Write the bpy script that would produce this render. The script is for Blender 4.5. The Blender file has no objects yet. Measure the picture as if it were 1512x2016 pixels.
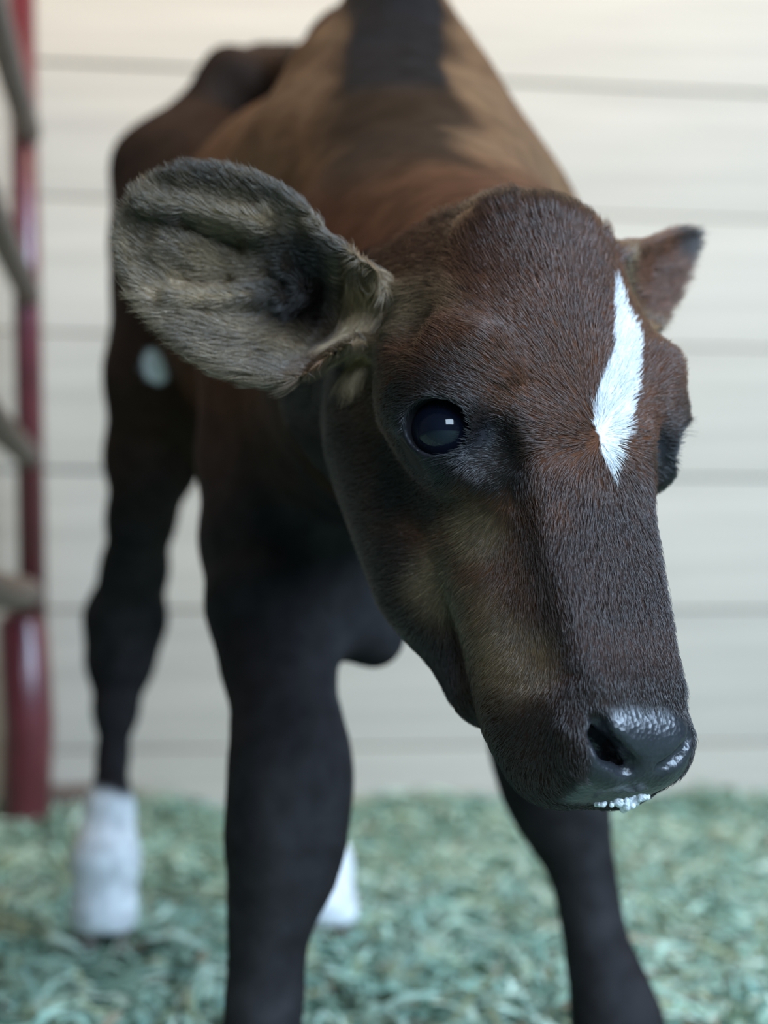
import bpy, bmesh, math, random, time
import numpy as np
from mathutils import Vector, Matrix
random.seed(4); rng = np.random.default_rng(7)
scene = bpy.context.scene
COL = scene.collection

# ------------------------------------------------------------------ camera
F_PX = 2912.0                               # 52 mm on a 36 mm tall frame of 2016 px
CAM = np.array([0.0, 0.0, 0.30])
PITCH = math.atan(192 / F_PX)               # horizon lies at y = 1200 px
RIGHT = np.array([1.0, 0, 0])
FWD = np.array([0, math.cos(PITCH), math.sin(PITCH)])
UP = np.array([0, -math.sin(PITCH), math.cos(PITCH)])

def at(px, py, d):
    """world point seen at pixel (px, py) at depth d metres"""
    return CAM + RIGHT * ((px - 756) / F_PX * d) - UP * ((py - 1008) / F_PX * d) + FWD * d

cam_data = bpy.data.cameras.new('camera')
cam = bpy.data.objects.new('camera', cam_data); COL.objects.link(cam)
cam.location = CAM; cam.rotation_euler = (math.pi / 2 + PITCH, 0, 0)
cam_data.sensor_fit = 'VERTICAL'; cam_data.sensor_height = 36; cam_data.lens = 52
cam_data.clip_start = 0.02
cam_data.dof.use_dof = True
cam_data.dof.focus_distance = 0.552
cam_data.dof.aperture_fstop = 52e-3 / 0.0100
scene.camera = cam

# ------------------------------------------------------------------ light
scene.view_settings.view_transform = 'Standard'; scene.view_settings.look = 'None'
scene.view_settings.gamma = 1; scene.view_settings.use_curve_mapping = False
scene.view_settings.exposure = -0.05
world = bpy.data.worlds.new('World'); scene.world = world; world.use_nodes = True
bg = world.node_tree.nodes['Background']
bg.inputs[0].default_value = (0.62, 0.80, 1.0, 1); bg.inputs[1].default_value = 0.09

def area(name, loc, target, sx, sy, power, color):
    l = bpy.data.lights.new(name, 'AREA'); l.shape = 'RECTANGLE'; l.size = sx; l.size_y = sy
    l.energy = power; l.color = color
    o = bpy.data.objects.new(name, l); COL.objects.link(o); o.location = loc
    o.rotation_euler = (Vector(target) - Vector(loc)).to_track_quat('-Z', 'Y').to_euler()
    return o
area('window_light', (2.3, -0.9, 2.0), (0.0, 0.9, 0.35), 1.6, 1.6, 215, (0.55, 0.75, 1.0))
area('warm_fill_light', (0.1, 1.30, 1.9), (0.1, 1.85, 0.8), 2.2, 0.25, 22, (1.0, 0.68, 0.36))  # unseen warm strip, added to brighten the upper wall and the back
area('front_fill_light', (0.60, -1.5, 1.30), (0.05, 0.55, 0.33), 1.0, 0.8, 38, (0.62, 0.80, 1.0))  # unseen cool fill, added for the eye glint and nose sheen
# ------------------------------------------------------------------ helpers
def smin(a, b, k):
    h = np.clip(0.5 + 0.5 * (b - a) / k, 0, 1)
    return b + (a - b) * h - k * h * (1 - h)
def smax(a, b, k): return -smin(-a, -b, k)
def rc(p, a, b, ra, rb):
    a = np.asarray(a, float); b = np.asarray(b, float); ab = b - a
    t = np.clip(((p - a) @ ab) / max(ab @ ab, 1e-12), 0, 1)
    q = p - a - t[:, None] * ab
    return np.sqrt((q * q).sum(1)) - (ra + (rb - ra) * t)
def ell(p, c, r, M=None):
    q = p - np.asarray(c, float)
    if M is not None: q = q @ M
    r = np.asarray(r, float)
    k0 = np.sqrt(((q / r) ** 2).sum(1)); k1 = np.sqrt(((q / (r * r)) ** 2).sum(1))
    return np.where(k1 > 1e-9, k0 * (k0 - 1) / np.maximum(k1, 1e-9), -r.min())
def chain(p, pts, k):
    """smooth union of tapered limbs; pts = [(xyz, r), ...]"""
    f = None
    for (a, ra), (b, rb) in zip(pts[:-1], pts[1:]):
        g = rc(p, a, b, ra, rb)
        f = g if f is None else smin(f, g, k)
    return f
def pts_at(*pts):
    """limb given as (x px, y px, depth m, half width px)"""
    return [(at(a, b, d), r * d / F_PX) for a, b, d, r in pts]
def rot(axis, deg):
    return np.array(Matrix.Rotation(math.radians(deg), 3, axis))
def unit(v):
    v = np.asarray(v, float); return v / np.linalg.norm(v)

# ------------------------------------------------------------------ head frame
# local: x to the calf's right (picture left), y down the face to the muzzle, z out of the forehead
CAMB = np.stack([RIGHT, -UP, FWD], 1)                    # camera axes (x right, y down, z depth) as columns
HM = rot('Z', 5.5) @ rot('X', -8.0) @ np.array([[-0.934, 0.216, 0.284], [0.108, 0.93, -0.35], [-0.34, -0.297, -0.892]]) @ rot('Y', -9.5)
HW = CAMB @ HM                                           # local -> world rotation
HO = at(1086, 352, 0.612)                                # poll, in world
def to_head(p):
    q = (p - HO) @ HW
    q[:, 0] += .0065 * np.clip((q[:, 1] - .14) / .09, 0, 1) ** 2     # the muzzle is turned a little to one side
    q[:, 1] += .008 * np.clip(-q[:, 0] / .048, 0, 1) * np.clip((.17 - q[:, 1]) / .05, 0, 1)   # and the far brow sits a little higher
    return q
def from_head(q): return np.asarray(q, float) @ HW.T + HO

EYE = np.array([0.0480, 0.1080, -0.0355]); EYE_R = 0.0150
EYE_DIR = unit([0.70, 0.22, 0.60])
EYE_H = unit(np.cross(EYE_DIR, [0.35, -.62, .70])); EYE_V = np.cross(EYE_H, EYE_DIR)
EYE_M = np.stack([EYE_H, EYE_V, EYE_DIR], 1)
EYE_UP = 1.0 if EYE_V @ np.array([0, -.62, .70]) > 0 else -1.0
NOSE_ON = True
NOSTRIL = [(.0205, .2270, -.0220), (.0210, .2325, -.0229), (.0160, .2384, -.0235), (.0072, .2430, -.0262)]

def rbox(p, c, h, r, M=None):
    q = p - np.asarray(c, float)
    if M is not None: q = q @ M
    d = np.abs(q) - (np.asarray(h, float) - r)
    return np.sqrt((np.maximum(d, 0) ** 2).sum(1)) + np.minimum(d.max(1), 0) - r
def taper(p, a, b, ha, hb, r):
    """rounded bar from a to b whose half width and half height (x, z) run from ha to hb"""
    a = np.asarray(a, float); b = np.asarray(b, float); ab = b - a; L = np.linalg.norm(ab)
    t = ((p - a) @ ab) / (L * L); tc = np.clip(t, 0, 1)[:, None]
    q = p - a - t[:, None] * ab
    h = np.asarray(ha) * (1 - tc) + np.asarray(hb) * tc
    d = np.stack([np.abs(q[:, 0]) - h[:, 0], np.abs(q[:, 2]) - h[:, 1], np.abs(t - .5) * L - L / 2], 1) + r
    return np.sqrt((np.maximum(d, 0) ** 2).sum(1)) + np.minimum(d.max(1), 0) - r

def sd_head(q):
    x = np.abs(q[:, 0]); s = np.stack([x, q[:, 1], q[:, 2]], 1)
    f = ell(s, (0, .061, -.048), (.055, .056, .050))                        # cranium
    f = smin(f, ell(s, (0, .090, -.034), (.046, .064, .034)), .015)         # forehead plate
    f = smin(f, ell(s, (0, .022, -.022), (.032, .022, .022)), .02)          # poll
    f = smin(f, ell(s, (.0485, .094, -.038), (.021, .034, .027)), .026)      # orbit
    f = smin(f, chain(s, [(np.array(a), b) for a, b in (((.0530, .0775, -.0190), .0062), ((.0450, .0850, -.0092), .0064), ((.0370, .0960, -.0098), .0050))], .006), .010)   # brow
    f = smin(f, rc(s, (.024, .070, -.104), (.021, .135, -.096), .033, .028), .02)   # cheek
    f = smin(f, taper(s, (0, .108, -.034), (0, .215, -.040), (.0295, .026), (.0240, .023), .006), .013)  # nose bridge
    f = smin(f, rc(s, (.017, .12, -.062), (.014, .205, -.058), .0235, .020), .012)
    f = smin(f, rc(s, (.018, .085, -.124), (.011, .190, -.0925), .020, .0155), .02)   # lower jaw
    f = smin(f, rbox(s, (0, .2235, -.0485), (.0315, .0245, .030), .021), .010)  # muzzle
    f = smin(f, ell(s, (.0175, .211, -.059), (.0180, .031, .021)), .010)      # upper lip
    f = smin(f, ell(s, (0, .206, -.080), (.020, .026, .014)), .008)         # chin
    return f

# ears: a cupped leaf in (u along, v across, w out of the cup)
def ear_frame(base, u_cam, v_cam):
    u = unit(u_cam); v = np.asarray(v_cam, float); v = unit(v - u * (u @ v)); w = np.cross(u, v)
    return base, CAMB @ np.stack([u, v, w], 1)
EAR_R = ear_frame(at(660, 590, .600), (-.94, -.337, .12), (-.337, .941, 0))
EAR_L = ear_frame(at(1225, 570, .655), (.030, -.022, .040), (.30, .85, .1))
K = .61 / F_PX
TOP_U = np.array([-60, 6, 63, 119, 168, 235, 305, 365, 415, 450, 467]) * K
TOP_V = np.array([-80, -100, -115, -154, -173, -181, -172, -155, -118, -70, -29]) * K
BOT_U = np.array([-60, -25, 4, 31, 89, 162, 229, 294, 358, 415, 447, 467]) * K
BOT_V = np.array([70, 108, 156, 181, 197, 201, 188, 158, 128, 86, 33, -29]) * K
EAR_RELIEF = [((410, -66), (190, -98), 22, .0085), ((235, -52), (320, -44), 22, -.0085), ((324, -4), (350, 0), 30, .0050),
              ((301, 100), (132, 20), 20, .0080), ((230, 30), (300, 55), 22, -.0050), ((130, -34), (85, -10), 14, .0085), ((85, -10), (110, 28), 14, .0085),
              ((50, -20), (40, 30), 40, -.0080), ((230, 130), (120, 120), 40, .0030)]
TOP_V2 = np.array([-70, -70, -70, -68, -66, -62, -58, -50, -40, -26, -10]) * K
BOT_V2 = np.array([110, 112, 114, 114, 112, 104, 88, 66, 44, 24, 8, -10]) * K
def ear_w0(u, v, vt, vb, side):
    n = np.clip((v - vt) / np.maximum(vb - vt, 1e-4), -.2, 1.2) * 2 - 1
    un = u / (467 * K)
    dep = np.interp(un, [-.2, .1, .3, .6, 1.0], [.038, .036, .022, .013, .004])
    w = -dep * (1 - n * n)
    if side > 0:
        U, Vv = u / K, v / K
        for (a0, b0), (a1, b1), wd, am in EAR_RELIEF:
            dx, dy = a1 - a0, b1 - b0
            t = np.clip(((U - a0) * dx + (Vv - b0) * dy) / (dx * dx + dy * dy + 1e-9), 0, 1)
            w = w + am * np.exp(-((U - a0 - t * dx) ** 2 + (Vv - b0 - t * dy) ** 2) / (wd * wd))
    return w if side > 0 else -w * .6
def sd_ear(p, frame, side, scale=1.0):
    q = (p - frame[0]) @ frame[1] / scale
    u, v, w = q[:, 0], q[:, 1], q[:, 2]
    vt = np.interp(u, TOP_U, TOP_V if side > 0 else TOP_V2); vb = np.interp(u, BOT_U, BOT_V if side > 0 else BOT_V2)
    o = np.maximum(np.maximum(vt - v, v - vb), u - 466 * K)
    o = np.maximum(o, -.012 - u)
    th = np.interp(u, [0, .03, .09], [.0045, .0032, .0022])
    s = np.abs(w - ear_w0(u, v, vt, vb, side)) * .8 - th
    return smax(s, o * .8, .003) * scale

# ------------------------------------------------------------------ body
HIND_L = pts_at((205, 1868, 1.287, 58), (205, 1790, 1.285, 58), (208, 1690, 1.290, 62), (215, 1590, 1.305, 44), (222, 1490, 1.33, 27),
                (228, 1400, 1.35, 40), (237, 1300, 1.37, 64), (247, 1220, 1.37, 77), (265, 1120, 1.34, 62), (278, 1020, 1.30, 64),
                (300, 900, 1.26, 90), (330, 740, 1.24, 120), (360, 560, 1.26, 130), (400, 380, 1.32, 150))
HIND_R = pts_at((645, 1850, 1.315, 48), (645, 1790, 1.32, 52), (640, 1700, 1.34, 48), (625, 1560, 1.37, 30), (605, 1400, 1.40, 38),
                (590, 1250, 1.42, 62), (580, 1100, 1.38, 66), (570, 900, 1.32, 110), (560, 700, 1.32, 150))
FORE_R = pts_at((497, 2285, .80, 92), (500, 2225, .80, 88), (508, 2150, .80, 88), (514, 2050, .80, 68), (522, 1950, .80, 67),
                (527, 1850, .80, 67), (537, 1775, .80, 76), (556, 1715, .80, 94), (563, 1640, .80, 110), (572, 1540, .805, 112),
                (570, 1470, .81, 104), (560, 1390, .82, 93), (548, 1300, .84, 106), (535, 1190, .86, 122), (540, 1060, .89, 140),
                (560, 900, .92, 165), (590, 740, .94, 190))
FORE_L = pts_at((1235, 2135, .92, 84), (1228, 2080, .92, 84), (1212, 2000, .92, 80), (1195, 1930, .92, 64), (1176, 1870, .92, 54),
                (1163, 1800, .92, 51), (1152, 1740, .92, 51), (1136, 1680, .92, 58), (1112, 1610, .92, 80), (1090, 1540, .92, 96),
                (1076, 1460, .92, 105), (1050, 1330, .93, 100), (1010, 1160, .95, 130), (970, 950, .97, 165), (940, 760, .97, 185))
HOOVES = [HIND_L[0], HIND_R[0], FORE_R[0], FORE_L[0]]
TRUNK = [(at(790, 560, 1.00), .130), (at(700, 560, 1.13), .140), (at(600, 590, 1.27), .135), (at(520, 520, 1.42), .115)]
RUMP = pts_at((450, 140, 1.34, 30), (520, 150, 1.42, 45), (640, 180, 1.48, 60))
RUMP2 = pts_at((450, 150, 1.34, 36), (300, 330, 1.33, 66), (300, 480, 1.30, 76))
SPINE = pts_at((780, 10, 1.03, 92), (700, 120, 1.20, 90), (600, 190, 1.40, 90))
SH_R = pts_at((755, 60, 1.00, 80), (700, 200, .97, 130), (655, 380, .94, 190), (620, 620, .92, 230))
SH_L = pts_at((800, 60, 1.00, 80), (838, 220, .98, 125), (855, 400, .96, 175), (880, 600, .95, 220))
NECK = [(at(780, 180, 1.00), .052), (at(800, 420, .90), .078), (at(850, 600, .78), .078), (at(960, 660, .68), .066)]
NECK_LOW = [(at(720, 800, .90), .085), (at(800, 760, .76), .062), (at(900, 760, .67), .050)]
BRISKET = pts_at((640, 980, .90, 160), (705, 1170, .88, 85), (735, 1255, .87, 60))
CREST = pts_at((778, -80, 1.03, 66), (778, 60, .975, 70), (776, 140, .94, 62))

def sd_body(p):
    f = chain(p, TRUNK, .05)
    f = smin(f, chain(p, RUMP, .03), .05)
    f = smin(f, chain(p, RUMP2, .03), .04)
    f = smin(f, chain(p, SPINE, .03), .05)
    f = smin(f, chain(p, SH_R, .03), .03)
    f = smin(f, chain(p, SH_L, .03), .03)
    f = smin(f, chain(p, HIND_L, .014), .03)
    f = smin(f, chain(p, HIND_R, .014), .03)
    f = smin(f, chain(p, FORE_R, .014), .03)
    f = smin(f, chain(p, FORE_L, .014), .03)
    f = smin(f, chain(p, NECK, .03), .03)
    f = smin(f, chain(p, NECK_LOW, .03), .03)
    f = smin(f, chain(p, BRISKET, .02), .025)
    f = smin(f, chain(p, CREST, .015), .012)
    f = smax(f, .022 - p[:, 2], .004)
    return f

def sd_features(f, q):
    x = np.abs(q[:, 0]); s = np.stack([x, q[:, 1], q[:, 2]], 1)
    if NOSE_ON:
        o = smin(rc(s, (.0265, .2285, -.0300), (.0205, .2390, -.0335), .0040, .0045), rc(s, (.0205, .2390, -.0335), (.0100, .2430, -.0355), .0045, .0030), .004)
        f = smin(f, o + np.where(q[:, 0] < 0, .004, 0), .006)    # outer rim of the nostril
        n = chain(s, [(np.array(a), r) for a, r in zip(NOSTRIL, (.0030, .0037, .0046, .0042))], .003)
        n = smin(n, chain(s, [(np.array(a) + (-.0010, -.0055, -.0095), r) for a, r in zip(NOSTRIL, (.0026, .0036, .0048, .0044))], .003), .005)
        n = n + np.where(q[:, 0] < 0, .0022, 0)
        f = smax(f, -n, .0025)
        f = smax(f, -rc(s, (.0405, .2045, -.0470), (.0265, .2100, -.0195), .0042, .0022), .004)      # crease above the muzzle
        f = smax(f, -rc(s, (.043, .221, -.0765), (.018, .2460, -.0790), .0012, .0012), .003)     # mouth
        f = smax(f, -rc(s, (.018, .2460, -.0790), (.0, .2500, -.0790), .0012, .0012), .003)
    # eyelids over the eyeball, lid fold, tear groove, hollow behind the brow
    f = smin(f, np.linalg.norm(s - EYE, axis=1) - EYE_R - .0034, .0035)
    f = smax(f, -rc(s, (.0470, .1270, -.022), (.034, .142, -.024), .0018, .0012), .008)
    f = smax(f, -ell(s, (.062, .058, -.030), (.008, .016, .008)), .012)
    f = smax(f, -ell(s, (.0400, .1260, -.0160), (.0050, .0120, .0050)), .010)
    f = smax(f, -ell(s, (.0640, .1290, -.0560), (.0070, .0240, .0120)), .014)
    f = smax(f, -(np.linalg.norm(s - EYE, axis=1) - EYE_R + .0006), .0006)
    f = smax(f, -ell(s, EYE + EYE_DIR * .0140, (.0132, .0112, .0120), EYE_M), .0016)
    return f

def sdf(p):
    f = sd_body(p)
    q = to_head(p)
    near = np.linalg.norm(q - np.array([0, .11, -.05]), axis=1) < .30
    if near.any():
        pn, qn = p[near], q[near]
        h = sd_head(qn)
        h = smin(h, sd_ear(pn, EAR_R, 1), .018)
        h = smin(h, sd_ear(pn, EAR_L, -1, .9), .010)
        g = smin(f[near], h, .022)
        f[near] = sd_features(g, qn)
    return f

def surface_at(px_, py_):
    """first point of the calf met along the line of sight of a pixel"""
    d = unit(at(px_, py_, 1.0) - CAM); t = .35
    for _ in range(120):
        f = sdf((CAM + d * t)[None])[0]; t += f * .75
        if abs(f) < 2e-5: break
    return CAM + d * t
# ------------------------------------------------------------------ surface extraction (naive surface nets)
def axis(lo, hi, fine_lo, fine_hi, fine, coarse):
    out = [lo]
    while out[-1] < hi:
        x = out[-1]
        g = max(fine_lo - x, x - fine_hi, 0)
        out.append(x + min(coarse, fine + g * .12))
    n = (len(out) - 1) // 8 * 8 + 8
    while len(out) < n + 1: out.append(out[-1] + coarse)
    return np.array(out)

def extract(fn, xs, ys, zs, pad=.004):
    axs = (xs, ys, zs)
    def centers(idx, s):
        lo = np.stack([a[idx[:, i] * s] for i, a in enumerate(axs)], 1)
        hi = np.stack([a[np.minimum(idx[:, i] * s + s, len(a) - 1)] for i, a in enumerate(axs)], 1)
        return (lo + hi) / 2, np.linalg.norm(hi - lo, axis=1) / 2
    def ev(p):
        return np.concatenate([fn(c) for c in np.array_split(p, max(1, len(p) // 200000))])
    nb = [(len(a) - 1) // 8 for a in axs]
    idx = np.stack(np.meshgrid(*[np.arange(n) for n in nb], indexing='ij'), -1).reshape(-1, 3)
    for s in (8, 4):
        c, r = centers(idx, s)
        f = ev(c)
        idx = idx[np.abs(f) < r * 1.35 + pad]
        if s == 8:
            o = np.stack(np.meshgrid([0, 1], [0, 1], [0, 1], indexing='ij'), -1).reshape(-1, 3)
            idx = (idx[:, None, :] * 2 + o[None]).reshape(-1, 3)
    o = np.stack(np.meshgrid(*[np.arange(4)] * 3, indexing='ij'), -1).reshape(-1, 3)
    cells = (idx[:, None, :] * 4 + o[None]).reshape(-1, 3)
    N = np.array([len(a) + 1 for a in axs])
    key = lambda c: (c[:, 0].astype(np.int64) * N[1] + c[:, 1]) * N[2] + c[:, 2]
    o8 = np.stack(np.meshgrid([0, 1], [0, 1], [0, 1], indexing='ij'), -1).reshape(-1, 3)
    ck = key(cells)
    ok8 = key(o8)
    uk = np.unique((ck[:, None] + ok8[None]).ravel())
    pos = lambda k: np.stack([xs[np.minimum(k // (N[1] * N[2]), len(xs) - 1)], ys[np.minimum(k // N[2] % N[1], len(ys) - 1)], zs[np.minimum(k % N[2], len(zs) - 1)]], 1)
    val = ev(pos(uk))
    V = val[np.searchsorted(uk, ck[:, None] + ok8[None])]
    act = (V.min(1) < 0) & (V.max(1) >= 0)
    cells, ck, V = cells[act], ck[act], V[act]
    so = np.argsort(ck); cells, ck, V = cells[so], ck[so], V[so]
    P8 = pos((ck[:, None] + ok8[None]).ravel()).reshape(-1, 8, 3)
    acc = np.zeros((len(ck), 3)); cnt = np.zeros(len(ck))
    for a in range(8):
        for b in range(a + 1, 8):
            if abs(o8[a] - o8[b]).sum() != 1: continue
            cr = (V[:, a] < 0) != (V[:, b] < 0)
            t = np.where(cr, V[:, a] / np.where(cr, V[:, a] - V[:, b], 1), 0)
            acc += np.where(cr[:, None], P8[:, a] + t[:, None] * (P8[:, b] - P8[:, a]), 0); cnt += cr
    verts = acc / cnt[:, None]
    quads = []
    for ax in range(3):
        e = np.zeros(3, int); e[ax] = 1
        b, c = [np.eye(3, dtype=int)[(ax + i) % 3] for i in (1, 2)]
        far = int(np.flatnonzero((o8 == e).all(1))[0])
        m = (V[:, 0] < 0) != (V[:, far] < 0)
        k0 = ck[m]
        ring = [k0, k0 - key(b[None])[0], k0 - key(b[None])[0] - key(c[None])[0], k0 - key(c[None])[0]]
        ids = [np.searchsorted(ck, r) for r in ring]
        good = np.ones(len(k0), bool)
        for r, i in zip(ring, ids):
            i[i >= len(ck)] = 0; good &= ck[i] == r
        q = np.stack(ids, 1)
        neg = V[m][:, 0] < 0
        q = np.where(neg[:, None], q, q[:, ::-1])
        quads.append(q[good])
    quads = np.concatenate(quads)
    for _ in range(2):
        f = ev(verts); g = np.zeros_like(verts); h = 1e-4 * min(4, pad * 1000)
        for i in range(3):
            d = np.zeros(3); d[i] = h
            g[:, i] = (ev(verts + d) - ev(verts - d)) / (2 * h)
        n2 = np.maximum((g * g).sum(1), .2)
        st = np.clip(f / n2, -.0015, .0015)
        verts = verts - st[:, None] * g
    nrm = g / np.maximum(np.linalg.norm(g, axis=1), 1e-6)[:, None]
    return verts, quads, nrm

def mesh_from(name, verts, faces, smooth=True):
    me = bpy.data.meshes.new(name)
    me.vertices.add(len(verts)); me.vertices.foreach_set('co', np.asarray(verts, np.float32).ravel())
    n = faces.shape[1]
    me.loops.add(len(faces) * n); me.loops.foreach_set('vertex_index', faces.astype(np.int32).ravel())
    me.polygons.add(len(faces))
    me.polygons.foreach_set('loop_start', np.arange(0, len(faces) * n, n, dtype=np.int32))
    me.polygons.foreach_set('use_smooth', np.full(len(faces), smooth))
    me.update(calc_edges=True); me.validate()
    return me
T0 = time.time()
xs = axis(-.34, .26, -.13, .16, .0016, .006)
ys = axis(.40, 1.66, .46, .68, .0016, .007)
zs = axis(-.02, .80, .15, .50, .0016, .006)
verts, quads, normals = extract(sdf, xs, ys, zs)
print('calf verts', len(verts), 'quads', len(quads), 'grid', len(xs), len(ys), len(zs), time.time() - T0)
# ------------------------------------------------------------------ materials
def mat(name):
    m = bpy.data.materials.new(name); m.use_nodes = True
    nt = m.node_tree; return m, nt, nt.nodes['Principled BSDF']
def N(nt, t, **kw):
    n = nt.nodes.new(t)
    for k, v in kw.items():
        if k in n.inputs: n.inputs[k].default_value = v
        else: setattr(n, k, v)
    return n
def mix_noise(nt, bsdf, c1, c2, scale, detail=6, stretch=None, lo=.35, hi=.65):
    tc = N(nt, 'ShaderNodeTexCoord'); src = tc.outputs['Object']
    if stretch:
        mp = N(nt, 'ShaderNodeMapping'); mp.inputs['Scale'].default_value = stretch
        nt.links.new(src, mp.inputs[0]); src = mp.outputs[0]
    n = N(nt, 'ShaderNodeTexNoise', Scale=scale, Detail=detail); nt.links.new(src, n.inputs['Vector'])
    r = N(nt, 'ShaderNodeValToRGB'); r.color_ramp.elements[0].position = lo; r.color_ramp.elements[1].position = hi
    r.color_ramp.elements[0].color = (*c1, 1); r.color_ramp.elements[1].color = (*c2, 1)
    nt.links.new(n.outputs[0], r.inputs[0]); nt.links.new(r.outputs[0], bsdf.inputs['Base Color'])
    return n
def simple(name, c1, c2, scale, rough=.6, bump=0, stretch=None, metallic=0, spec=.5):
    m, nt, b = mat(name)
    n = mix_noise(nt, b, c1, c2, scale, stretch=stretch)
    b.inputs['Roughness'].default_value = rough; b.inputs['Metallic'].default_value = metallic
    b.inputs['Specular IOR Level'].default_value = spec
    if bump:
        bp = N(nt, 'ShaderNodeBump', Strength=bump, Distance=.002)
        nt.links.new(n.outputs[0], bp.inputs['Height']); nt.links.new(bp.outputs[0], b.inputs['Normal'])
    return m

def coat_material():
    m, nt, b = mat('calf_coat')
    a = N(nt, 'ShaderNodeAttribute', attribute_name='coat_color')
    w = N(nt, 'ShaderNodeAttribute', attribute_name='wet')
    tc = N(nt, 'ShaderNodeTexCoord')
    n = N(nt, 'ShaderNodeTexNoise', Scale=60.0, Detail=8.0); nt.links.new(tc.outputs['Object'], n.inputs['Vector'])
    mr = N(nt, 'ShaderNodeMapRange'); mr.inputs[1].default_value = .3; mr.inputs[2].default_value = .7
    mr.inputs[3].default_value = .72; mr.inputs[4].default_value = 1.25
    nt.links.new(n.outputs[0], mr.inputs[0])
    mx = N(nt, 'ShaderNodeVectorMath', operation='SCALE')
    nt.links.new(a.outputs['Color'], mx.inputs[0]); nt.links.new(mr.outputs[0], mx.inputs['Scale'])
    nt.links.new(mx.outputs[0], b.inputs['Base Color'])
    ro = N(nt, 'ShaderNodeMapRange'); ro.inputs[3].default_value = .55; ro.inputs[4].default_value = .32
    nt.links.new(w.outputs['Fac'], ro.inputs[0]); nt.links.new(ro.outputs[0], b.inputs['Roughness'])
    so = N(nt, 'ShaderNodeMapRange'); so.inputs[3].default_value = .015; so.inputs[4].default_value = .55
    nt.links.new(w.outputs['Fac'], so.inputs[0]); nt.links.new(so.outputs[0], b.inputs['Specular IOR Level'])
    v = N(nt, 'ShaderNodeTexVoronoi', Scale=520.0); nt.links.new(tc.outputs['Object'], v.inputs['Vector'])
    bh = N(nt, 'ShaderNodeMath', operation='MULTIPLY'); nt.links.new(v.outputs['Distance'], bh.inputs[0]); nt.links.new(w.outputs['Fac'], bh.inputs[1])
    f = N(nt, 'ShaderNodeTexNoise', Scale=700.0, Detail=3.0); nt.links.new(tc.outputs['Object'], f.inputs['Vector'])
    ad = N(nt, 'ShaderNodeMath', operation='ADD'); nt.links.new(bh.outputs[0], ad.inputs[0])
    fm = N(nt, 'ShaderNodeMath', operation='MULTIPLY'); fm.inputs[1].default_value = .35; nt.links.new(f.outputs[0], fm.inputs[0])
    nt.links.new(fm.outputs[0], ad.inputs[1])
    bp = N(nt, 'ShaderNodeBump', Strength=.45, Distance=.00045); nt.links.new(ad.outputs[0], bp.inputs['Height'])
    nt.links.new(bp.outputs[0], b.inputs['Normal'])
    return m
def hair_material():
    m, nt, b = mat('calf_hair')
    a = N(nt, 'ShaderNodeAttribute', attribute_name='hair_color')
    nt.links.new(a.outputs['Color'], b.inputs['Base Color'])
    b.inputs['Roughness'].default_value = .36; b.inputs['Specular IOR Level'].default_value = .75
    return m

# ------------------------------------------------------------------ setting: plank wall, floor, gate
def tag(o, label=None, cat=None, group=None, kind=None):
    for k, v in (('label', label), ('category', cat), ('group', group), ('kind', kind)):
        if v: o[k] = v
    return o
def link(name, me, m=None, parent=None, loc=None):
    o = bpy.data.objects.new(name, me); COL.objects.link(o)
    if m is not None and me is not None and not me.materials: me.materials.append(m)
    if parent is not None: o.parent = parent
    if loc is not None: o.location = loc
    return o
def empty(name, loc=(0, 0, 0)):
    return link(name, None, loc=loc)
def bm_mesh(name, bm, smooth=False):
    me = bpy.data.meshes.new(name); bm.to_mesh(me); bm.free()
    for p in me.polygons: p.use_smooth = smooth
    return me
def box_bm(sx, sy, sz, bevel=0.0, seg=2):
    bm = bmesh.new(); bmesh.ops.create_cube(bm, size=1)
    bmesh.ops.scale(bm, vec=(sx, sy, sz), verts=bm.verts)
    if bevel: bmesh.ops.bevel(bm, geom=bm.edges[:], offset=bevel, segments=seg, affect='EDGES', profile=.5)
    return bm
def tube_mesh(name, pts, radii, seg=20, cap=True):
    pts = [Vector(p) for p in pts]
    if not hasattr(radii, '__len__'): radii = [radii] * len(pts)
    bm = bmesh.new(); rings = []
    t0 = (pts[1] - pts[0]).normalized()
    nrm = t0.orthogonal().normalized()
    for i, p in enumerate(pts):
        t = (pts[min(i + 1, len(pts) - 1)] - pts[max(i - 1, 0)]).normalized()
        nrm = (nrm - t * nrm.dot(t)).normalized(); bn = t.cross(nrm)
        rings.append([bm.verts.new(p + (nrm * math.cos(2 * math.pi * k / seg) + bn * math.sin(2 * math.pi * k / seg)) * radii[i]) for k in range(seg)])
    for a, b in zip(rings[:-1], rings[1:]):
        for k in range(seg): bm.faces.new((a[k], a[(k + 1) % seg], b[(k + 1) % seg], b[k]))
    if cap:
        bm.faces.new(rings[0][::-1]); bm.faces.new(rings[-1])
    return bm_mesh(name, bm, True)

WALL_YAW = math.radians(-7.0)
W0 = Vector(at(756, 1606, 2.13)); W0.z = 0
wdir = Vector((math.cos(WALL_YAW), -math.sin(WALL_YAW), 0))     # along the wall: recedes to the right
wnor = Vector((-wdir.y, wdir.x, 0))                             # away from the viewer
backing = link('wall_back', bm_mesh('wall_back', box_bm(5.2, .03, 2.6)), simple('backing_brown', (.26, .225, .175), (.34, .30, .24), 8, .9))  # pale brown backing that shows in the plank joints
backing.rotation_euler = (0, 0, -WALL_YAW); backing.location = W0 + wnor * .043 + Vector((0, 0, 1.3))
tag(backing, kind='structure')
m_plank = []
for c1, c2 in (((.47, .43, .36), (.56, .515, .43)), ((.495, .455, .38), (.585, .535, .45)), ((.45, .415, .35), (.545, .50, .42))):
    m_plank.append(simple('pale_pine', c1, c2, 5, .65, .15, stretch=(.35, 1, 9)))
pitch = .198
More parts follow.
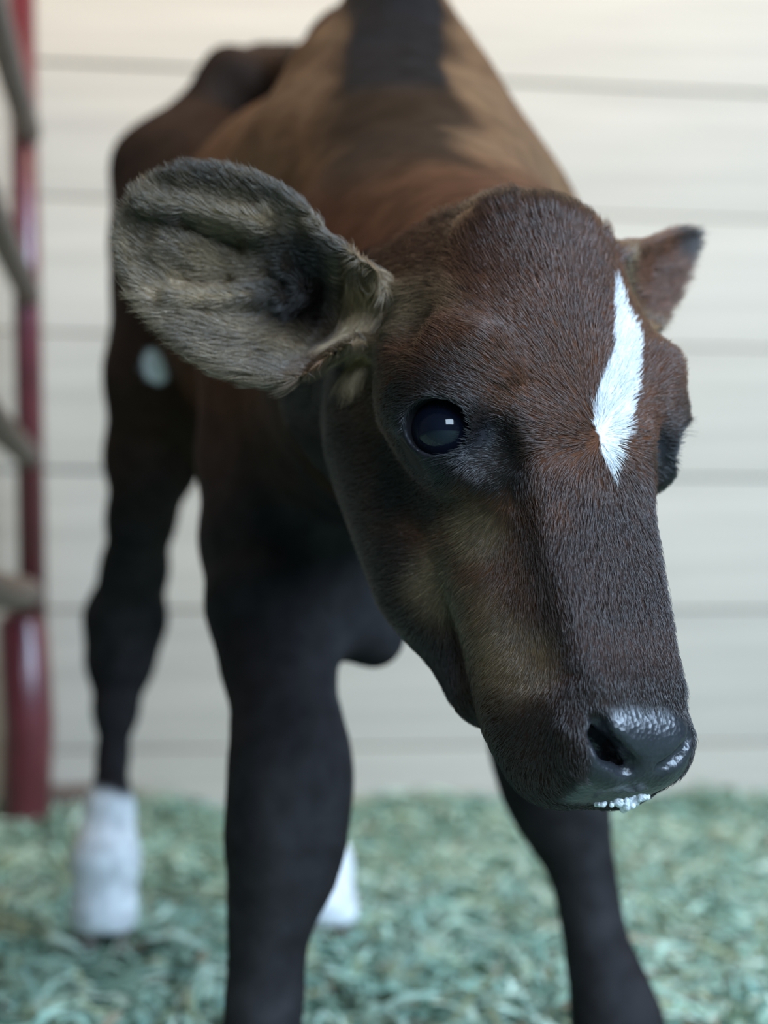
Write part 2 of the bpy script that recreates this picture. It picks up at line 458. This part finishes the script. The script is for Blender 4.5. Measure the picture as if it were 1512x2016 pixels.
z_joint = [.30 + ((1008 - y) / F_PX * math.cos(PITCH) + math.sin(PITCH)) * 2.13 for y in (1200,)][0]
k0 = z_joint % pitch
z = k0 - pitch
plank_me = [bm_mesh('plank', box_bm(5.0, .024, pitch - .0028, .0015)) for _ in range(3)]
for i, pm in enumerate(plank_me): pm.materials.append(m_plank[i])
i = 0
while z < 2.4:
    lo, hi = max(z, 0), z + pitch
    if hi > .02:
        p = link('plank', plank_me[[0, 2, 1, 0, 1, 2][i % 6]], parent=backing)
        if lo > z: p.scale.z = (hi - lo) / pitch
        wp = W0 + wnor * (.012 + .0015 * ((i * 7) % 3)) + Vector((0, 0, (lo + hi) / 2))
        p.matrix_parent_inverse = Matrix.Identity(4)
        p.location = Matrix.LocRotScale(backing.location, backing.rotation_euler, None).inverted() @ wp
    z += pitch; i += 1

fl = bmesh.new(); bmesh.ops.create_grid(fl, x_segments=40, y_segments=40, size=2.6)
floor = link('floor', bm_mesh('floor', fl), simple('hay_floor', (.10, .17, .13), (.17, .27, .21), 14, .9, .4), loc=(0, .6, 0))
tag(floor, kind='structure')

# hay: loose blades lying over the whole floor
def hay_mesh(n):
    d = rng.uniform(.55, 2.35, n) ** 1.0
    x = rng.uniform(-1.5, 1.4, n); y = rng.uniform(.35, 2.12, n)
    wall_y = W0.y + (x - W0.x) * wdir.y / wdir.x
    y = np.where(rng.random(n) < .14, wall_y - np.abs(rng.normal(0, .05, n)), y)
    y = np.minimum(y, wall_y - .012)
    heap = .009 + .008 * np.exp(-((wall_y - y) / .10) ** 2) * (1 + .8 * np.sin(x * 9 + 1) * np.sin(x * 23)) + .006 * np.sin(x * 11) * np.sin(y * 13)
    zc = np.abs(rng.normal(0, .5, n)) * heap + heap * .45 + .003
    L = rng.uniform(.02, .075, n); w = rng.uniform(.0012, .0042, n)
    yaw = rng.uniform(0, 2 * math.pi, n); pit = rng.normal(0, .22, n); roll = rng.uniform(-.7, .7, n)
    dx = np.stack([np.cos(yaw) * np.cos(pit), np.sin(yaw) * np.cos(pit), np.sin(pit)], 1)
    sd = np.stack([-np.sin(yaw) * np.cos(roll), np.cos(yaw) * np.cos(roll), np.sin(roll)], 1)
    c = np.stack([x, y, zc], 1)
    bend = rng.normal(0, .006, n)
    V = np.zeros((n, 6, 3))
    for j, t in enumerate((-.5, 0, .5)):
        mid = c + dx * (t * L)[:, None] + np.array([0, 0, 1.0]) * (bend * (1 - abs(t) * 2))[:, None]
        ww = w * (1 if t == 0 else .55)
        V[:, j * 2] = mid - sd * ww[:, None]; V[:, j * 2 + 1] = mid + sd * ww[:, None]
    V[:, :, 2] = np.maximum(V[:, :, 2], .002)
    V[:, :, 1] = np.minimum(V[:, :, 1], (W0.y + (V[:, :, 0] - W0.x) * wdir.y / wdir.x) - .004)
    base = np.arange(n)[:, None] * 6
    F = np.concatenate([base + np.array([0, 2, 3, 1]), base + np.array([2, 4, 5, 3])])
    pal = 1.06 * np.array([(.40, .58, .47), (.26, .44, .35), (.17, .29, .22), (.54, .68, .56), (.36, .43, .27), (.30, .26, .18), (.22, .40, .34)])
    ci = rng.choice(len(pal), n, p=[.24, .24, .14, .12, .11, .05, .10])
    col = pal[ci] * rng.uniform(.8, 1.2, (n, 1))
    me = mesh_from('hay', V.reshape(-1, 3), F, False)
    at_ = me.attributes.new('hay_color', 'FLOAT_COLOR', 'POINT')
    at_.data.foreach_set('color', np.repeat(np.c_[col, np.ones(n)], 6, 0).astype(np.float32).ravel())
    return me
m, nt, b = mat('hay_blades')
a = N(nt, 'ShaderNodeAttribute', attribute_name='hay_color'); nt.links.new(a.outputs['Color'], b.inputs['Base Color']); b.inputs['Roughness'].default_value = .6
hay = link('hay', hay_mesh(54000), m)
tag(hay, 'loose green hay strewn over the stall floor', 'hay', kind='stuff')

# gate: red end tube by the wall, rusty rails running towards the viewer
red = simple('red_paint', (.10, .015, .022), (.15, .024, .033), 22, .30, .05)
rust = simple('rusty_tube', (.12, .092, .08), (.20, .15, .125), 30, .6, .3)
red.node_tree.nodes['Principled BSDF'].inputs['Coat Weight'].default_value = .8; red.node_tree.nodes['Principled BSDF'].inputs['Coat Roughness'].default_value = .28
gate = empty('gate', at(52, 1640, 1.98)); gate.location.z = 0
tag(gate, 'red tubular metal gate with rusty rails standing at the plank wall', 'gate')
G0 = Vector(gate.location)
top = Vector(at(40, -120, 2.0)); low = Vector(at(66, 1215, 1.985)); foot = Vector(at(48, 1640, 1.975)); foot.z = .004
link('end_tube', tube_mesh('end_tube', [p - G0 for p in (low - Vector((0, 0, .02)), low.lerp(top, .5), top)], .0185), red, gate)
mid_ = Vector(at(44, 1300, 1.985))
link('foot_tube', tube_mesh('foot_tube', [p - G0 for p in (foot, foot.lerp(low, .08), foot.lerp(low, .5), Vector(at(44, 1225, 1.985)), Vector(at(48, 1200, 1.985)))], [.026, .033, .034, .033, .020]), red, gate)
rails = []
for y0, dz in ((262, -.0), (582, .0), (902, .0), (1172, .0)):
    a0 = Vector(at(56, y0, 1.985)) + Vector((0, 0, 0)); b0 = Vector((-.355, 1.12, a0.z + .004))
    c0 = a0.lerp(b0, .06) + Vector((0, 0, .002))
    r_ = link('rail', tube_mesh('rail', [p - G0 for p in (a0, c0, a0.lerp(b0, .3), a0.lerp(b0, .65), b0)], .0170 if y0 < 1100 else .0215), rust, gate)
    rails.append(r_)
link('end_tube', tube_mesh('end_tube', [Vector((-.355, 1.12, .0)) - G0, Vector((-.355, 1.12, .5)) - G0, Vector((-.355, 1.12, 1.02)) - G0], .0185), red, gate)

blk = box_bm(.062, .045, .056, .004)
bo = link('wood_block', bm_mesh('wood_block', blk), simple('old_wood', (.11, .075, .055), (.19, .14, .11), 40, .8, .4, stretch=(1, 1, 6)))
bp_ = Vector(at(138, 1583, 2.05)); bo.location = (bp_.x, bp_.y, .044); bo.rotation_euler = (0, 0, .2)
bo.location.z = .028
tag(bo, 'small brown wooden block on the hay beside the gate foot', 'wood block')
# ------------------------------------------------------------------ the calf
BLAZE = np.array([(-0.0275, 0.0447), (-0.0249, 0.0533), (-0.0239, 0.0618), (-0.0263, 0.0662), (-0.0286, 0.0718), (-0.0274, 0.0816), (-0.0238, 0.0912), (-0.021, 0.1001), (-0.016, 0.1095), (-0.0102, 0.1184), (-0.0056, 0.1254), (-0.0031, 0.134), (0.0003, 0.1293), (0.0029, 0.1247), (0.0018, 0.1223), (0.0046, 0.1161), (0.0038, 0.1108), (0.0001, 0.1018), (-0.0046, 0.0934), (-0.0106, 0.0844), (-0.0116, 0.0765), (-0.0153, 0.0677), (-0.0177, 0.0597)])
def in_poly(p, poly):
    x, y = p[:, 0], p[:, 1]; c = np.zeros(len(p), bool)
    for (x1, y1), (x2, y2) in zip(poly, np.roll(poly, -1, 0)):
        c ^= ((y1 > y) != (y2 > y)) & (x < (x2 - x1) * (y - y1) / (y2 - y1 + 1e-12) + x1)
    return c
def sstep(a, b, x):
    t = np.clip((x - a) / (b - a), 0, 1); return t * t * (3 - 2 * t)
def lump(p, seed, freq):
    """cheap smooth value noise, about -1..1"""
    r = np.random.default_rng(seed); f = np.zeros(len(p))
    for i in range(6):
        k = r.normal(0, 1, 3); k *= freq * (1 + .5 * i) / np.linalg.norm(k)
        f += np.sin(p @ k + r.uniform(0, 6.28)) / (1 + .3 * i)
    return f / 2.6
BROWN = np.array((.092, .037, .019)); DARK = np.array((.022, .016, .014)); BLACK = np.array((.010, .010, .011))
TAN = np.array((.185, .128, .072)); ORANGE = np.array((.165, .092, .048)); WHITE = np.array((.86, .88, .90)); GREY = np.array((.215, .150, .088))
SPOT = surface_at(306, 720)
def mixc(c, k, t): return c * (1 - t[:, None]) + np.asarray(k) * t[:, None]
def on_ears(p):
    r = (p - EAR_R[0]) @ EAR_R[1]; l = (p - EAR_L[0]) @ EAR_L[1]
    er = sstep(-.004, .012, r[:, 0]) * (np.abs(r[:, 2]) < .05) * (np.abs(r[:, 1]) < .06) * (r[:, 0] < .12)
    el = sstep(.0, .016, l[:, 0]) * (np.abs(l[:, 2]) < .03) * (np.abs(l[:, 1]) < .05) * (l[:, 0] < .12)
    return r, l, er, el
PATCHES = [  # (pixel of the photograph the patch is seen at, radius m, colour, strength): coat patches; dark ones also paint in the shade of the face's hollows
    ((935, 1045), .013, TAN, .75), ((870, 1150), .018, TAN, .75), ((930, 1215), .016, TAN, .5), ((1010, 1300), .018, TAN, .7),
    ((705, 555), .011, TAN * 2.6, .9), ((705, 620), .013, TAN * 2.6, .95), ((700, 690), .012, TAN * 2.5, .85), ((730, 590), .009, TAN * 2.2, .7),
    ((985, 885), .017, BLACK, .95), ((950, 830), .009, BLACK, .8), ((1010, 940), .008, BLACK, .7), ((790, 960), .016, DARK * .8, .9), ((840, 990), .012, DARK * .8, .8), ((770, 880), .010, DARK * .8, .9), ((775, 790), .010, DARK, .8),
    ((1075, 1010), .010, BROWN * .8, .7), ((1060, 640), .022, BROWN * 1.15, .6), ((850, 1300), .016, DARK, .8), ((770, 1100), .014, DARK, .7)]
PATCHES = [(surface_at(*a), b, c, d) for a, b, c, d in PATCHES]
def coat(p):
    q = to_head(p); n1 = lump(p, 1, 40); n2 = lump(p, 2, 110)
    c = np.tile(BROWN, (len(p), 1))
    # trunk and legs
    front = sstep(1.16, 1.02, p[:, 1])
    c = mixc(c, ORANGE, np.clip(front * sstep(.48, .56, p[:, 2]) * (.85 + .35 * n1), 0, 1))
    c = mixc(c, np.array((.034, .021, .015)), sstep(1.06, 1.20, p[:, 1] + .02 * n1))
    crest = np.abs(p[:, 0] - (778 - 756) / F_PX * 1.0)
    c = mixc(c, np.array((.026, .016, .011)), .95 * sstep(.052, .022, crest + .010 * n1 + .004 * n2) * sstep(.47, .53, p[:, 2] + .02 * n1) * (p[:, 1] < 1.15))
    c = mixc(c, BLACK * 1.2, sstep(.033, .026, crest + .003 * n1) * sstep(.585, .605, p[:, 2]) * (p[:, 1] < 1.15))
    c = mixc(c, np.array((.027, .0245, .0255)) * (1 + .35 * n1[:, None]), sstep(.46, .34, p[:, 2] + .02 * n1))
    hind = p[:, 1] > 1.17
    c = mixc(c, WHITE, hind * sstep(.146, .136, p[:, 2] + .35 * (p[:, 0] + .235) * (p[:, 0] < -.15) + .004 * n2))
    c = mixc(c, WHITE, sstep(.0165, .0125, np.linalg.norm(p - SPOT, axis=1) + .002 * n2))
    # head
    r, l, er, el = on_ears(p)
    h = ((np.linalg.norm(q - np.array([0, .11, -.05]), axis=1) < .17) & (p[:, 1] < .80) & (q[:, 1] - .25 * np.minimum(q[:, 2] + .03, 0) + .003 * n1 > -.004)) | (er > .02) | (el > .02)
    x = np.abs(q[:, 0]); s = np.stack([x, q[:, 1], q[:, 2]], 1)
    hc = np.tile(BROWN, (len(p), 1))
    hc = mixc(hc, TAN, np.clip(sstep(.014, .03, x) * sstep(.115, .14, q[:, 1]) * sstep(-.020, -.04, q[:, 2]) * sstep(-.085, -.06, q[:, 2]) * (.25 + .4 * n1), 0, 1))
    hc = mixc(hc, np.array((.040, .027, .024)), .8 * sstep(.034, .022, x) * sstep(.125, .150, q[:, 1] + .006 * n1) * sstep(-.035, -.022, q[:, 2]))
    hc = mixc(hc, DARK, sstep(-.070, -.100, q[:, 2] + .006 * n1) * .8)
    hc = mixc(hc, TAN * 1.1, sstep(.040, .055, s[:, 0]) * sstep(.075, .05, s[:, 1]) * sstep(-.085, -.06, q[:, 2]) * .8)
    hc = mixc(hc, DARK * 1.2, sstep(.030, .012, q[:, 1] + .006 * n1) * sstep(.035, .02, x))
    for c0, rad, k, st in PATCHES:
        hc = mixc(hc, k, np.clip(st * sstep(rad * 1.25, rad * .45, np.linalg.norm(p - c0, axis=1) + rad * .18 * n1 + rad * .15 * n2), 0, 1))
    de = np.linalg.norm(s - EYE, axis=1)
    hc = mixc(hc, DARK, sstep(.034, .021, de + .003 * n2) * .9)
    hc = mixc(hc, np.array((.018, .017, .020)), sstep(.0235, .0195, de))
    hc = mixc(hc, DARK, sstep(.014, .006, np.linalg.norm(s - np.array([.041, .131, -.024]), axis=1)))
    hc = mixc(hc, DARK, sstep(.194, .222, q[:, 1] + .004 * n1) * .9)
    inner = np.clip(.5 + .5 * n2 + .25 * n1, 0, 1)
    hc = mixc(hc, GREY * .38, er); hc = mixc(hc, GREY * 1.55, er * inner * .85)
    hc = mixc(hc, DARK, er * sstep(.055, .02, r[:, 0]) * sstep(.03, .012, np.abs(r[:, 1] + .004)))
    hc = mixc(hc, DARK * 1.4, er * sstep(-.022, -.032, r[:, 1]) * .6)
    hc = mixc(hc, BROWN * 1.5, el); hc = mixc(hc, DARK * 2, el * sstep(.058, .070, l[:, 0]))
    pad = nose_pad(s, n2)
    hc = mixc(hc, np.array((.017, .019, .023)), pad)
    hc = mixc(hc, WHITE, (in_poly(q[:, :2] + .0006 * np.stack([n2, n1], 1), BLAZE) & (q[:, 2] > -.035)).astype(float))
    return np.where(h[:, None], hc, c), np.where(h, np.maximum(pad, .35 * sstep(.0212, .0198, de)), 0.0)
def nose_pad(s, n2):
    """bare wet skin: the front of the muzzle between and under the nostrils"""
    return sstep(.2195, .2250, s[:, 1] - .25 * np.maximum(s[:, 0] - .008, 0) + .0010 * n2) * sstep(.0250, .0212, s[:, 0] - .12 * (s[:, 2] + .03) + .0006 * n2) * sstep(-.060, -.052, s[:, 2])

calf = empty('calf', (0, 1.05, 0))
tag(calf, 'dark brown calf with a white forehead blaze and white hind socks', 'calf')
CO = np.array(calf.location)
body_me = mesh_from('body', verts - CO, quads)
cc, wet = coat(verts)
body_me.attributes.new('coat_color', 'FLOAT_COLOR', 'POINT').data.foreach_set('color', np.c_[cc, np.ones(len(cc))].astype(np.float32).ravel())
body_me.attributes.new('wet', 'FLOAT', 'POINT').data.foreach_set('value', wet.astype(np.float32))
body = link('body', body_me, coat_material(), calf)

# eyes
def eye_mat():
    m, nt, b = mat('dark_eye')
    tc = N(nt, 'ShaderNodeTexCoord'); sp = N(nt, 'ShaderNodeSeparateXYZ'); nt.links.new(tc.outputs['Object'], sp.inputs[0])
    r = N(nt, 'ShaderNodeValToRGB'); e = r.color_ramp.elements
    e[0].position = .0; e[0].color = (.42, .40, .40, 1); e[1].position = 1; e[1].color = (.004, .006, .014, 1)
    for ps, c in ((.50, (.30, .27, .26, 1)), (.56, (.012, .009, .010, 1)), (.80, (.008, .010, .020, 1))):
        k = r.color_ramp.elements.new(ps); k.color = c
    mr = N(nt, 'ShaderNodeMapRange'); mr.inputs[1].default_value = -EYE_R; mr.inputs[2].default_value = EYE_R + .0016
    nt.links.new(sp.outputs['Z'], mr.inputs[0]); nt.links.new(mr.outputs[0], r.inputs[0]); nt.links.new(r.outputs[0], b.inputs['Base Color'])
    b.inputs['Roughness'].default_value = .06; b.inputs['Specular IOR Level'].default_value = .5
    b.inputs['Coat Weight'].default_value = .0
    return m
em = eye_mat()
bm = bmesh.new(); bmesh.ops.create_uvsphere(bm, u_segments=48, v_segments=32, radius=EYE_R)
for v in bm.verts:
    k = max(0, v.co.z / EYE_R - .45) / .55; v.co.z += k * k * .0016          # bulge of the cornea
eye_me = bm_mesh('eye', bm, True); eye_me.materials.append(em)
lash_m = simple('lash', (.008, .007, .007), (.015, .012, .011), 50, .5)
for sx in (1, -1):
    c = from_head(EYE * np.array([sx, 1, 1])); d = (EYE_DIR * np.array([sx, 1, 1])) @ HW.T
    o = link('eye', eye_me, parent=calf); o.location = c - CO + (HW @ np.array([0, -.008, 0]) if sx < 0 else 0)
    o.rotation_euler = Vector(d).to_track_quat('Z', 'Y').to_euler()
    bm = bmesh.new()
    for i in range(16):
        t = -1.0 + 2.0 * i / 15
        r0 = EYE + EYE_DIR * .0140 + EYE_H * (.0125 * t) + EYE_V * (.0105 * (1 - .55 * t * t) * EYE_UP)
        dr = unit(EYE_DIR * .8 + EYE_V * EYE_UP * (.15 + rng.uniform(-.1, .2)) + EYE_H * (t * .55))
        L = rng.uniform(.006, .010) if sx > 0 else rng.uniform(.008, .012)
        p0 = r0; p1 = r0 + dr * L * .55; p2 = r0 + dr * L - EYE_V * EYE_UP * L * .12
        P3 = [from_head(p * np.array([sx, 1, 1]) - np.array([0, .008 * (sx < 0), 0])) - CO for p in (p0, p1, p2)]
        rad = (.00022, .00016, .00004)
        rings = []
        for p, rr in zip(P3, rad):
            rings.append([bm.verts.new(Vector(p) + Vector((math.cos(a) * rr, 0, math.sin(a) * rr))) for a in (0, 2.09, 4.19)])
        for A, B in zip(rings[:-1], rings[1:]):
            for k in range(3): bm.faces.new((A[k], A[(k + 1) % 3], B[(k + 1) % 3], B[k]))
    lo = link('eyelashes', bm_mesh('eyelashes', bm, True), lash_m, calf); lo['kind'] = 'stuff'

# hooves: two claws each
hm = simple('hoof_horn', (.10, .085, .07), (.20, .17, .14), 60, .5, .2)
def hoof_mesh(r, yaw):
    bm = bmesh.new()
    for s in (-1, 1):
        prof = [(0, 1.0, 1.18), (.012, 1.0, 1.12), (.024, .95, 1.0), (.034, .88, .88), (.040, .70, .70)]
        rings = []
        for zz, wx, wy in prof:
            ring = []
            for k in range(16):
                a = 2 * math.pi * k / 16; ca, sa = math.cos(a), math.sin(a)
                yy = -sa * r * 1.05 * wy if sa > 0 else -sa * r * .8 * wy
                xx = ca * r * .47 * wx * (1 - .35 * max(sa, 0) ** 2)
                ring.append(bm.verts.new((xx + s * r * .49, yy + zz * .25, zz)))
            rings.append(ring)
        for A, B in zip(rings[:-1], rings[1:]):
            for k in range(16): bm.faces.new((A[k], A[(k + 1) % 16], B[(k + 1) % 16], B[k]))
        bm.faces.new(rings[0][::-1]); bm.faces.new(rings[-1])
    bmesh.ops.rotate(bm, cent=(0, 0, 0), matrix=Matrix.Rotation(yaw, 3, 'Z'), verts=bm.verts)
    return bm_mesh('hoof', bm, True)
for c, r in HOOVES:
    link('hoof', hoof_mesh(r * 1.05, math.radians(12)), hm, calf, (c[0] - CO[0], c[1] - CO[1], .0005))

# froth on the lower lip
fm, nt, b = mat('milk_froth')
mix_noise(nt, b, (.62, .70, .74), (.92, .95, .96), 300); b.inputs['Roughness'].default_value = .15
b.inputs['Transmission Weight'].default_value = .25; b.inputs['Subsurface Weight'].default_value = .3; b.inputs['Subsurface Radius'].default_value = (.004, .004, .004)
FROTH = surface_at(1224, 1562) - UP * .0033
balls = []
for i in range(46):
    t = rng.uniform(-1, 1)
    dn = rng.uniform(-.0006, .0036 if -.1 < t < .65 else .0012)
    balls.append((np.array([t * .0098 + .0006, rng.uniform(-.0015, .0025), -dn * (1.1 - abs(t)) + .0016 * t + .0006]), rng.uniform(.0005, .0015) * (1.25 - .6 * abs(t))))
def sd_froth(p):
    f = None
    for c, rr in balls:
        g = np.linalg.norm(p - c, axis=1) - rr
        f = g if f is None else smin(f, g, .0007)
    return f + .00012 * np.sin(p[:, 0] * 5200) * np.sin(p[:, 1] * 4700 + 1) * np.sin(p[:, 2] * 5600 + 2)
lin = lambda a, b: np.linspace(a, b, int(round((b - a) / .00026 / 8)) * 8 + 1)
fv, fq, _ = extract(sd_froth, lin(-.0140, .0150), lin(-.0045, .0055), lin(-.0080, .0060), .0006)
fro = link('milk_froth', mesh_from('milk_froth', fv + FROTH - CO, fq), fm, calf); fro['label'] = 'white froth under the lip'; fro['kind'] = 'stuff'

# ------------------------------------------------------------------ hair of the head and ears
def grow_hair():
    tri = np.concatenate([quads[:, [0, 1, 2]], quads[:, [0, 2, 3]]])
    A, B, C = verts[tri[:, 0]], verts[tri[:, 1]], verts[tri[:, 2]]
    cen = (A + B + C) / 3; nn = np.cross(B - A, C - A); area = np.linalg.norm(nn, axis=1) / 2
    nn = normals[tri[:, 0]]
    view = CAM - cen; view /= np.linalg.norm(view, axis=1)[:, None]
    q = to_head(cen)
    sel = (np.linalg.norm(q - np.array([0, .11, -.04]), axis=1) < .20) & (cen[:, 1] < .72) & ((q[:, 1] > -.003) | (on_ears(cen)[2] > .05) | (on_ears(cen)[3] > .05))
    wgt = np.where(sel, area, 0)
    n = HAIRS
    ti = rng.choice(len(tri), n, p=wgt / wgt.sum())
    r1, r2 = np.sqrt(rng.random(n)), rng.random(n)
    P = (1 - r1)[:, None] * A[ti] + (r1 * (1 - r2))[:, None] * B[ti] + (r1 * r2)[:, None] * C[ti]
    nr = (1 - r1)[:, None] * normals[tri[ti, 0]] + (r1 * (1 - r2))[:, None] * normals[tri[ti, 1]] + (r1 * r2)[:, None] * normals[tri[ti, 2]]
    nr /= np.linalg.norm(nr, axis=1)[:, None]
    q = to_head(P); s = np.stack([np.abs(q[:, 0]), q[:, 1], q[:, 2]], 1); sg = np.sign(q[:, 0])
    col, wet_ = coat(P)
    de = np.linalg.norm(s - EYE, axis=1)
    keep = (rng.random(n) > nose_pad(s, lump(P, 2, 110)) * 1.2) & (de > EYE_R + .0042)
    r, l, er, el = on_ears(P)
    # direction of growth in head coordinates
    W = np.array([.002, .120])
    rel = q[:, :2] - W; rd = np.linalg.norm(rel, axis=1) + 1e-6
    d = np.zeros_like(q)
    up = sstep(.150, .110, q[:, 1])
    d[:, 0] = rel[:, 0] / rd * (.55 + .6 * up); d[:, 1] = -.5 + 1.3 * sstep(.112, .142, q[:, 1]) + rel[:, 1] / rd * .4
    side = sstep(.020, .045, s[:, 0]) * sstep(-.012, -.035, q[:, 2])
    d = d * (1 - side)[:, None] + side[:, None] * np.stack([sg * .1, -.15 + 0 * rd, -.9 + 0 * rd], 1)
    D = d @ HW.T
    # ears: along the leaf and outwards to the rims
    de_ = EAR_R[1] @ np.array([.9, 0, .2]); dv = EAR_R[1] @ np.array([0, 1.0, 0])
    earD = de_[None] + dv[None] * np.clip(r[:, 1] / .035, -1, 1)[:, None] * .55 + lump(P, 5, 90)[:, None] * dv[None] * .5
    D = np.where((er > .3)[:, None], earD, D)
    D = np.where((el > .3)[:, None], (EAR_L[1] @ np.array([.9, .3, 0]))[None], D)
    dn = np.array([-.25, .1, -1.0])
    tf = sstep(.018, .010, np.min([np.linalg.norm(P - PATCHES[k][0], axis=1) for k in (4, 5, 6, 7)], 0))[:, None] * (er < .3)[:, None]
    D = D * (1 - tf) + dn[None] * tf
    D += .16 * np.stack([lump(P, 11, 160), lump(P, 12, 160), lump(P, 13, 160)], 1) * np.linalg.norm(D, axis=1)[:, None]
    D += rng.normal(0, .09, D.shape) * np.linalg.norm(D, axis=1)[:, None]
    D -= (D * nr).sum(1)[:, None] * nr
    D /= np.maximum(np.linalg.norm(D, axis=1), 1e-6)[:, None]
    L = np.full(n, .0052)
    L = np.where((q[:, 1] < .06), .0066, L)
    L = np.where((q[:, 1] < .028) & (s[:, 0] < .03), .0095, L)
    tuft = np.min([np.linalg.norm(P - PATCHES[k][0], axis=1) for k in (4, 5, 6, 7)], 0) < .013
    L = np.where(tuft, .0120, L)
    L = np.where(q[:, 1] > .19, .0036, L)
    L = np.where(de < .03, .0042, L)
    L = np.where(er > .3, .0060, L); L = np.where((er > .3) & (r[:, 1] > .024), .0100, L)
    L = np.where(el > .3, .0080, L)
    L *= rng.uniform(.65, 1.25, n)
    white = col[:, 0] > .5
    L = np.where(white, L * 1.25, L)
    lift = np.where(er > .3, .30, .26) * rng.uniform(.6, 1.5, n) + .22 * (q[:, 1] < .026) * (lump(P, 31, 120) > 0) + .08 * white
    P0 = P - nr * .0004
    pts = np.stack([P0, P0 + D * (L * .36)[:, None] + nr * (L * lift * .55)[:, None],
                    P0 + D * (L * .70)[:, None] + nr * (L * lift * .80)[:, None],
                    P0 + D * L[:, None] + nr * (L * lift * .72)[:, None]], 1)
    tone = rng.normal(1, .22, n) * (1 + .22 * lump(P, 21, 260))
    pale = (rng.random(n) < .05)
    col = col * np.clip(tone, .45, 1.8)[:, None]
    col = np.where((pale & ~white)[:, None], col * 1.9 + .01, col)
    col = np.clip(col, 0, .92)
    pts, col = pts[keep], col[keep]; m_ = len(pts)
    hc = bpy.data.hair_curves.new('coat_hair'); hc.add_curves([4] * m_)
    hc.attributes['position'].data.foreach_set('vector', (pts - CO).astype(np.float32).ravel())
    ra = hc.attributes.new('radius', 'FLOAT', 'POINT')
    w = np.where(white[keep], 1.15, 1.0)
    ra.data.foreach_set('value', (np.array([.000085, .000080, .000060, .000012])[None] * w[:, None]).astype(np.float32).ravel())
    ca = hc.attributes.new('hair_color', 'FLOAT_COLOR', 'CURVE')
    ca.data.foreach_set('color', np.c_[col, np.ones(m_)].astype(np.float32).ravel())
    o = link('coat_hair', hc, hair_material(), calf); o['kind'] = 'stuff'
    print('hairs', m_)
HAIRS = 260000
grow_hair()
print('script', time.time() - T0)
